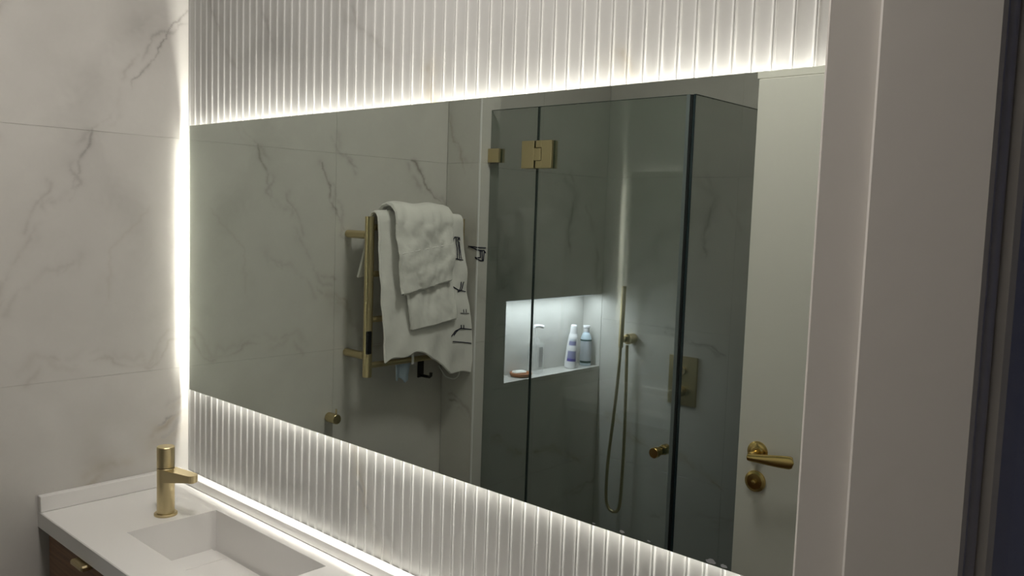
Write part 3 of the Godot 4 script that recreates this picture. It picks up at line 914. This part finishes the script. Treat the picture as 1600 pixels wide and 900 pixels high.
func build_shower() -> void:
	var y0 := 0.012
	var z0 := GLASS_Z
	var z1 := GLASS_Z + 0.008
	# fixed panel by the short wall
	var f := thing("fixed_glass_panel", "narrow fixed shower glass panel clamped to the short marble wall", "glass panel", Vector3.ZERO)
	pane(f, Vector3(STUB_X + 0.002, y0, z0), Vector3(0.3710, GLASS_TOP, z1))
	bx("glass_edge", Vector3(0.3710, y0, z0), Vector3(0.3716, GLASS_TOP, z1), M.glass_edge, f, 0)
	bx("top_edge", Vector3(STUB_X + 0.002, GLASS_TOP, z0), Vector3(0.371, GLASS_TOP + 0.0008, z1), M.glass_edge, f, 0)
	bx("wall_clamp", Vector3(STUB_X + 0.0008, D + 0.931, z0 - 0.012), Vector3(0.212, D + 0.9775, z0 - 0.0003), M.gold, f, 0.001)
	bx("wall_clamp", Vector3(STUB_X + 0.0008, D + 0.931, z1 + 0.0003), Vector3(0.212, D + 0.9775, z1 + 0.012), M.gold, f, 0.001)
	# hinged door
	var d := thing("shower_door", "hinged clear shower glass door with gold hinge and round knob", "glass door", Vector3.ZERO)
	var xd0 := 0.3750
	var xd1 := 0.930
	pane(d, Vector3(xd0, y0, z0), Vector3(xd1, GLASS_TOP, z1))
	bx("glass_edge", Vector3(xd0 - 0.0008, y0, z0), Vector3(xd0, GLASS_TOP, z1), M.glass_edge, d, 0)
	bx("top_edge", Vector3(xd0, GLASS_TOP, z0), Vector3(xd1, GLASS_TOP + 0.0008, z1), M.glass_edge, d, 0)
	bx("hinge_seal", Vector3(0.3718, y0, z0 + 0.001), Vector3(0.3740, GLASS_TOP, z1 - 0.001), M.seal, d, 0)
	bx("seal_lip", Vector3(0.9195, y0, z0 - 0.0022), Vector3(0.9303, GLASS_TOP, z0 - 0.0004), M.seal_lip, d, 0.0005)
	bx("closing_seal", Vector3(0.9305, y0, z0 - 0.002), Vector3(0.9385, GLASS_TOP, z1 + 0.004), M.seal, d, 0.001)
	for s in [[z0 - 0.0125, z0 - 0.0003, -1.0], [z1 + 0.0003, z1 + 0.0125, 1.0]]:
		var hm := bx("hinge_plate", Vector3(0.3156, D + 0.909, s[0]), Vector3(0.3690, D + 0.998, s[1]), M.gold, d, 0.0012)
		bx("knuckle", Vector3(0.3690, D + 0.934, s[0]), Vector3(0.398, D + 0.974, s[1]), M.gold, hm, 0.0012)
		var m := MB.new()
		m.box(Vector3(0.4005, D + 0.909, s[0]), Vector3(0.4427, D + 0.998, s[1]), 0.0012)
		m.box(Vector3(0.3765, D + 0.909, s[0]), Vector3(0.4005, D + 0.9325, s[1]), 0.0012)
		m.box(Vector3(0.3765, D + 0.9755, s[0]), Vector3(0.4005, D + 0.998, s[1]), 0.0012)
		inst("hinge_plate", m.done(), M.gold, d)
	var kn := MB.new()
	var kp := [Vector2(0, 0), Vector2(0.0125, 0), Vector2(0.0115, 0.004), Vector2(0.011, 0.008), Vector2(0.014, 0.011), Vector2(0.0155, 0.014), Vector2(0.0155, 0.030), Vector2(0.0145, 0.0315), Vector2(0, 0.0315)]
	kn.lathe(Vector3(0.886, D + 0.082, z0 - 0.0003), Vector3(0, 0, -1), kp, 28)
	inst("knob", kn.done(), M.brass, d)
	kn = MB.new()
	kn.lathe(Vector3(0.886, D + 0.082, z1 + 0.0003), Vector3(0, 0, 1), kp, 28)
	inst("knob", kn.done(), M.brass, d)
	# return panel
	var r := thing("return_glass_panel", "wide fixed shower glass side panel running back to the marble wall", "glass panel", Vector3.ZERO)
	pane(r, Vector3(0.940, y0, z0 + 0.001), Vector3(0.948, GLASS_TOP, ROOM_Z - 0.001))
	bx("front_edge", Vector3(0.940, y0, z0), Vector3(0.948, GLASS_TOP, z0 + 0.001), M.glass_edge, r, 0)
	bx("top_edge", Vector3(0.940, GLASS_TOP, z0 + 0.001), Vector3(0.948, GLASS_TOP + 0.0008, ROOM_Z - 0.001), M.glass_edge, r, 0)
	bx("trim_3", Vector3(STUB_X, 0.0, z0 - 0.01), Vector3(0.96, 0.0118, z1 + 0.01), M.white_metal, self, 0.001)
	tag(get_node("trim_3"), "low white threshold under the shower glass", "threshold", "", "structure")
	# hand shower with outlet bracket
	var h := thing("hand_shower", "slim gold stick hand shower with hose hanging in wall bracket", "hand shower", Vector3(0, D, 0))
	var m := MB.new()
	m.cyl(Vector3(0.172, 0.250, ROOM_Z - 0.0005), Vector3(0.172, 0.250, ROOM_Z - 0.045), 0.0225, 0.0015, 28)
	m.cyl(Vector3(0.172, 0.250, ROOM_Z - 0.055), Vector3(0.145, 0.250, ROOM_Z - 0.067), 0.013, 0.001, 20)
	inst("wall_outlet", m.done(), M.gold, h)
	m = MB.new()
	m.cyl(Vector3(0.158, 0.215, 1.866), Vector3(0.160, 0.475, 1.868), 0.0105, 0.002, 20)
	inst("stick", m.done(), M.gold, h)
	m = MB.new()
	var hose := []
	var cv := Curve3D.new()
	for q in [[0.157, 0.215, 1.866, 0.0, -0.12], [0.125, -0.20, 1.868, -0.012, -0.12], [0.113, -0.42, 1.870, 0.0, -0.05], [0.150, -0.50, 1.875, 0.028, 0.0], [0.183, -0.42, 1.880, 0.003, 0.06], [0.184, -0.1, 1.885, -0.001, 0.12], [0.174, 0.225, 1.890, 0.0, 0.04]]:
		cv.add_point(Vector3(q[0], q[1], q[2]), -Vector3(q[3], q[4], 0), Vector3(q[3], q[4], 0))
	cv.bake_interval = 0.02
	for q in cv.get_baked_points(): hose.append(q)
	m.tube(hose, 0.0068, 12)
	inst("hose", m.done(), M.gold, h)
	# mixer plate
	var x := thing("shower_mixer", "flat rectangular gold shower control plate on the back wall", "mixer", Vector3(0, D, 0))
	var pl := bx("plate", Vector3(0.360, 0.0084, ROOM_Z - 0.011), Vector3(0.489, 0.2085, ROOM_Z - 0.0004), M.gold, x, 0.001)
	m = MB.new()
	m.cyl(Vector3(0.425, 0.066, ROOM_Z - 0.011), Vector3(0.425, 0.066, ROOM_Z - 0.042), 0.0215, 0.0015, 28)
	inst("control_knob", m.done(), M.gold, pl)
	bx("lever", Vector3(0.395, 0.060, ROOM_Z - 0.055), Vector3(0.445, 0.072, ROOM_Z - 0.042), M.gold, pl, 0.002)
	m = MB.new()
	m.cyl(Vector3(0.425, 0.150, ROOM_Z - 0.011), Vector3(0.425, 0.150, ROOM_Z - 0.020), 0.017, 0.0015, 24)
	inst("push_button", m.done(), M.gold, pl)

func build_recess_items() -> void:
	var y := D + 0.1075
	# soap dish
	var s := thing("soap_dish", "oval reddish wooden soap dish in the lit shower recess", "soap dish", Vector3(-0.052, y, 1.475))
	var m := MB.new()
	m.lathe(Vector3.ZERO, Vector3.UP, [Vector2(0, 0), Vector2(0.036, 0), Vector2(0.043, 0.005), Vector2(0.046, 0.014), Vector2(0.0445, 0.0155), Vector2(0.042, 0.014), Vector2(0.037, 0.008), Vector2(0, 0.007)], 36)
	inst("bowl", m.done(), M.dish_wood, s)
	var b := thing("soap_bar", "white soap bar lying in the wooden dish", "soap", Vector3(-0.055, y + 0.009, 1.468))
	m = MB.new()
	m.box(Vector3(-0.017, 0.0, -0.028), Vector3(0.017, 0.014, 0.028), 0.005)
	inst("bar", m.done(), M.soap, b)
	b.rotation.y = 0.25
	# clear pump bottle
	var p := thing("pump_bottle", "clear plastic pump bottle standing in the lit shower recess", "bottle", Vector3(-0.058, y, 1.572))
	m = MB.new()
	m.box(Vector3(-0.026, 0, -0.026), Vector3(0.026, 0.128, 0.026), 0.006)
	inst("body", m.done(), M.clear_plastic, p)
	m = MB.new()
	m.box(Vector3(0.0262, 0.030, -0.012), Vector3(0.0267, 0.112, 0.012), 0.0)
	inst("label", m.done(), M.bottle_white, p)  # white strip stands in for the highlight on the clear plastic
	m = MB.new()
	m.lathe(Vector3(0, 0.128, 0), Vector3.UP, [Vector2(0.013, 0), Vector2(0.013, 0.016), Vector2(0.005, 0.017), Vector2(0.0045, 0.060), Vector2(0, 0.060)], 20)
	m.lathe(Vector3(0, 0.004, 0), Vector3.UP, [Vector2(0.0025, 0), Vector2(0.0025, 0.124)], 10)
	inst("pump", m.done(), M.clear_plastic, p)
	m = MB.new()
	m.tube([Vector3(0, 0.196, -0.016), Vector3(0, 0.197, 0.0), Vector3(0.004, 0.196, 0.016), Vector3(0.010, 0.191, 0.030)], 0.0068, 12)
	inst("pump_head", m.done(), M.bottle_white, p)
	# shampoo bottle
	var q := thing("shampoo_bottle", "white tapered shampoo bottle with purple label in shower recess", "bottle", Vector3(-0.050, y, 1.795), "bottles in the recess")
	m = MB.new()
	m.lathe(Vector3.ZERO, Vector3.UP, [Vector2(0, 0), Vector2(0.031, 0), Vector2(0.0335, 0.003), Vector2(0.034, 0.03), Vector2(0.030, 0.09), Vector2(0.0245, 0.135), Vector2(0.0195, 0.150), Vector2(0.0195, 0.152), Vector2(0.0185, 0.152)], 32, 0.8)
	inst("body", m.done(), M.bottle_white, q)
	m = MB.new()
	m.lathe(Vector3(0, 0.1523, 0), Vector3.UP, [Vector2(0.0192, 0), Vector2(0.0165, 0.030), Vector2(0.0145, 0.034), Vector2(0, 0.0345)], 32, 0.8)
	inst("cap", m.done(), M.bottle_white, q)
	for k in [[0.045, 0.118, M.label_purple], [0.032, 0.0445, M.label_violet], [0.1185, 0.127, M.label_grey]]:
		m = MB.new()
		var steps := 6
		for i in steps:
			var ya := lerpf(k[0], k[1], float(i) / steps)
			var yb := lerpf(k[0], k[1], float(i + 1) / steps)
			for j in 8:
				var a0 := lerpf(-0.75, 0.75, j / 8.0)
				var a1 := lerpf(-0.75, 0.75, (j + 1) / 8.0)
				var ra := lerpf(0.0345, 0.0250, clampf((ya - 0.03) / 0.105, 0, 1)) + 0.0006
				var rb := lerpf(0.0345, 0.0250, clampf((yb - 0.03) / 0.105, 0, 1)) + 0.0006
				m.fquad(Vector3(cos(a0) * ra, ya, sin(a0) * ra * 0.8), Vector3(cos(a1) * ra, ya, sin(a1) * ra * 0.8), Vector3(cos(a1) * rb, yb, sin(a1) * rb * 0.8), Vector3(cos(a0) * rb, yb, sin(a0) * rb * 0.8), Vector3.RIGHT)
		inst("label_patch", m.done(), k[2], q)
	q.rotation = Vector3(0.05, 0.9, 0)
	# conditioner bottle
	var c := thing("lotion_bottle", "pale blue white round bottle with dark green bands in shower recess", "bottle", Vector3(-0.045, y, 1.893), "bottles in the recess")
	m = MB.new()
	m.lathe(Vector3.ZERO, Vector3.UP, [Vector2(0, 0), Vector2(0.0225, 0), Vector2(0.0245, 0.003), Vector2(0.0245, 0.112), Vector2(0.0235, 0.122), Vector2(0.018, 0.138), Vector2(0.0125, 0.146), Vector2(0.0120, 0.150)], 32)
	inst("body", m.done(), M.bottle_blue, c)
	m = MB.new()
	m.lathe(Vector3(0, 0.150, 0), Vector3.UP, [Vector2(0.0118, 0), Vector2(0.0125, 0.002), Vector2(0.0125, 0.015), Vector2(0.0160, 0.018), Vector2(0.0160, 0.025), Vector2(0.0145, 0.027), Vector2(0, 0.027)], 28)
	inst("cap", m.done(), M.bottle_white, c)
	for k in [[0.013, 0.022], [0.110, 0.116]]:
		m = MB.new()
		m.lathe(Vector3.ZERO, Vector3.UP, [Vector2(0.0249, k[0]), Vector2(0.0249, k[1])], 32)
		inst("band", m.done(), M.label_green, c)
	m = MB.new()
	m.lathe(Vector3.ZERO, Vector3.UP, [Vector2(0.02475, 0.0235), Vector2(0.02475, 0.1085)], 32)
	inst("label_patch", m.done(), M.label_grey, c)

# ---------------------------------------------------------------- the open door
func build_door() -> void:
	var x0 := 1.1203
	var z := 1.062
	var d := thing("door_1", "white door standing open with a brass lever and round lock plate", "door", Vector3(0, 0, 0), "", "structure")
	bx("panel", Vector3(x0, 0.008, z), Vector3(1.852, D + 1.137, z + 0.04), M.gloss_paint, d, 0.0015)
	bx("latch", Vector3(x0 - 0.008, D + 0.150, z + 0.014), Vector3(x0, D + 0.168, z + 0.028), M.chrome, d, 0.001)
	var hx := x0 + 0.059
	var hy := D + 0.139
	var m := MB.new()
	m.lathe(Vector3(hx, hy, z - 0.0003), Vector3(0, 0, -1), [Vector2(0, 0), Vector2(0.0290, 0), Vector2(0.0295, 0.0015), Vector2(0.029, 0.004), Vector2(0.0245, 0.006), Vector2(0.0185, 0.0065), Vector2(0.0135, 0.0085), Vector2(0, 0.0085)], 40)
	var ro := inst("handle_plate", m.done(), M.brass, d)
	for a in [PI / 2, PI / 2 + TAU / 3, PI / 2 - TAU / 3]:
		m = MB.new()
		m.lathe(Vector3(hx + cos(a) * 0.0205, hy + sin(a) * 0.0205, z - 0.006), Vector3(0, 0, -1), [Vector2(0.0027, 0), Vector2(0.0025, 0.0012), Vector2(0, 0.0016)], 12)
		inst("screw", m.done(), M.gold, ro)
	# lever: neck, then a flattened grip that widens toward its end
	m = MB.new()
	m.cyl(Vector3(hx, hy, z - 0.006), Vector3(hx, hy - 0.002, z - 0.046), 0.0088, 0.001, 24)
	var prev := []
	var n := 26
	var rings := []
	for i in n + 1:
		var u := float(i) / n
		var c := Vector3(hx - 0.010 + 0.132 * u, hy - 0.007 + 0.011 * u, z - 0.046 - 0.004 * sin(PI * u))
		var ry := lerpf(0.0100, 0.0170, smoothstep(0.0, 0.9, u))
		var rz := lerpf(0.0085, 0.0055, smoothstep(0.0, 0.7, u))
		var cap := 1.0
		if u < 0.08: cap = sqrt(maxf(0.0, 1.0 - pow((0.08 - u) / 0.08, 2.0)))
		if i == n: cap = 0.0
		elif i == n - 1: cap = 0.86
		var ring := []
		for j in 20:
			var q := Vector2.from_angle(TAU * j / 20)
			var qb := Vector2(signf(q.x) * pow(absf(q.x), 0.62), signf(q.y) * pow(absf(q.y), 0.62))
			ring.append([c + Vector3(0, qb.x * ry * cap, qb.y * rz * cap), Vector3(0, signf(q.x) * pow(absf(q.x), 1.38) / ry, signf(q.y) * pow(absf(q.y), 1.38) / rz).normalized()])
		rings.append(ring)
	for i in n:
		for j in 20:
			var k := (j + 1) % 20
			m.squad(rings[i][j][0], rings[i][k][0], rings[i + 1][k][0], rings[i + 1][j][0], rings[i][j][1], rings[i][k][1], rings[i + 1][k][1], rings[i + 1][j][1])
	inst("lever", m.done(), M.brass, d)
	m = MB.new()
	var ly := hy - 0.081
	m.lathe(Vector3(hx - 0.001, ly, z - 0.0003), Vector3(0, 0, -1), [Vector2(0, 0), Vector2(0.029, 0), Vector2(0.0295, 0.002), Vector2(0.0288, 0.007), Vector2(0.0215, 0.0095), Vector2(0, 0.0105)], 40)
	var lk := inst("lock_plate", m.done(), M.brass, d)
	m = MB.new()
	m.lathe(Vector3(hx - 0.001, ly, z - 0.010), Vector3(0, 0, -1), [Vector2(0.0065, 0), Vector2(0.0065, 0.006), Vector2(0.005, 0.010), Vector2(0, 0.011)], 20)
	inst("turn_button", m.done(), M.brass, lk)

func _ready() -> void:
	# camera, set from the lines of the room
	var cam := Camera3D.new()
	cam.name = "camera"
	add_child(cam)
	var yaw := 0.7370
	var pit := -0.0862
	var rol := 0.0334
	var fw := Vector3(-sin(yaw) * cos(pit), sin(pit), -cos(yaw) * cos(pit))
	var rt := fw.cross(Vector3.UP).normalized()
	var up := rt.cross(fw)
	var r2 := rt * cos(rol) + up * sin(rol)
	var u2 := up * cos(rol) - rt * sin(rol)
	cam.transform = Transform3D(Basis(r2, u2, -fw), Vector3(2.1887, D + 0.7568, 1.1059))
	cam.fov = rad_to_deg(2.0 * atan(450.0 / 1323.78))
	cam.near = 0.02
	cam.current = true
	# bluish dusk light, let in by an unseen opening added to the hall wall
	var we := WorldEnvironment.new()
	we.name = "environment"
	var e := Environment.new()
	e.background_mode = Environment.BG_COLOR
	e.background_color = Color(0.30, 0.42, 0.72)
	e.background_energy_multiplier = 0.2
	e.tonemap_mode = Environment.TONE_MAPPER_LINEAR
	e.tonemap_exposure = 1.42
	e.sdfgi_enabled = true
	e.ssao_enabled = true
	e.ssil_enabled = true
	we.environment = e
	add_child(we)
	crease.seed = 12
	crease.frequency = 0.5
	make_materials()
	build_shell()
	build_mirror()
	build_vanity()
	build_shower()
	build_door()
	build_towels()
	build_recess_items()
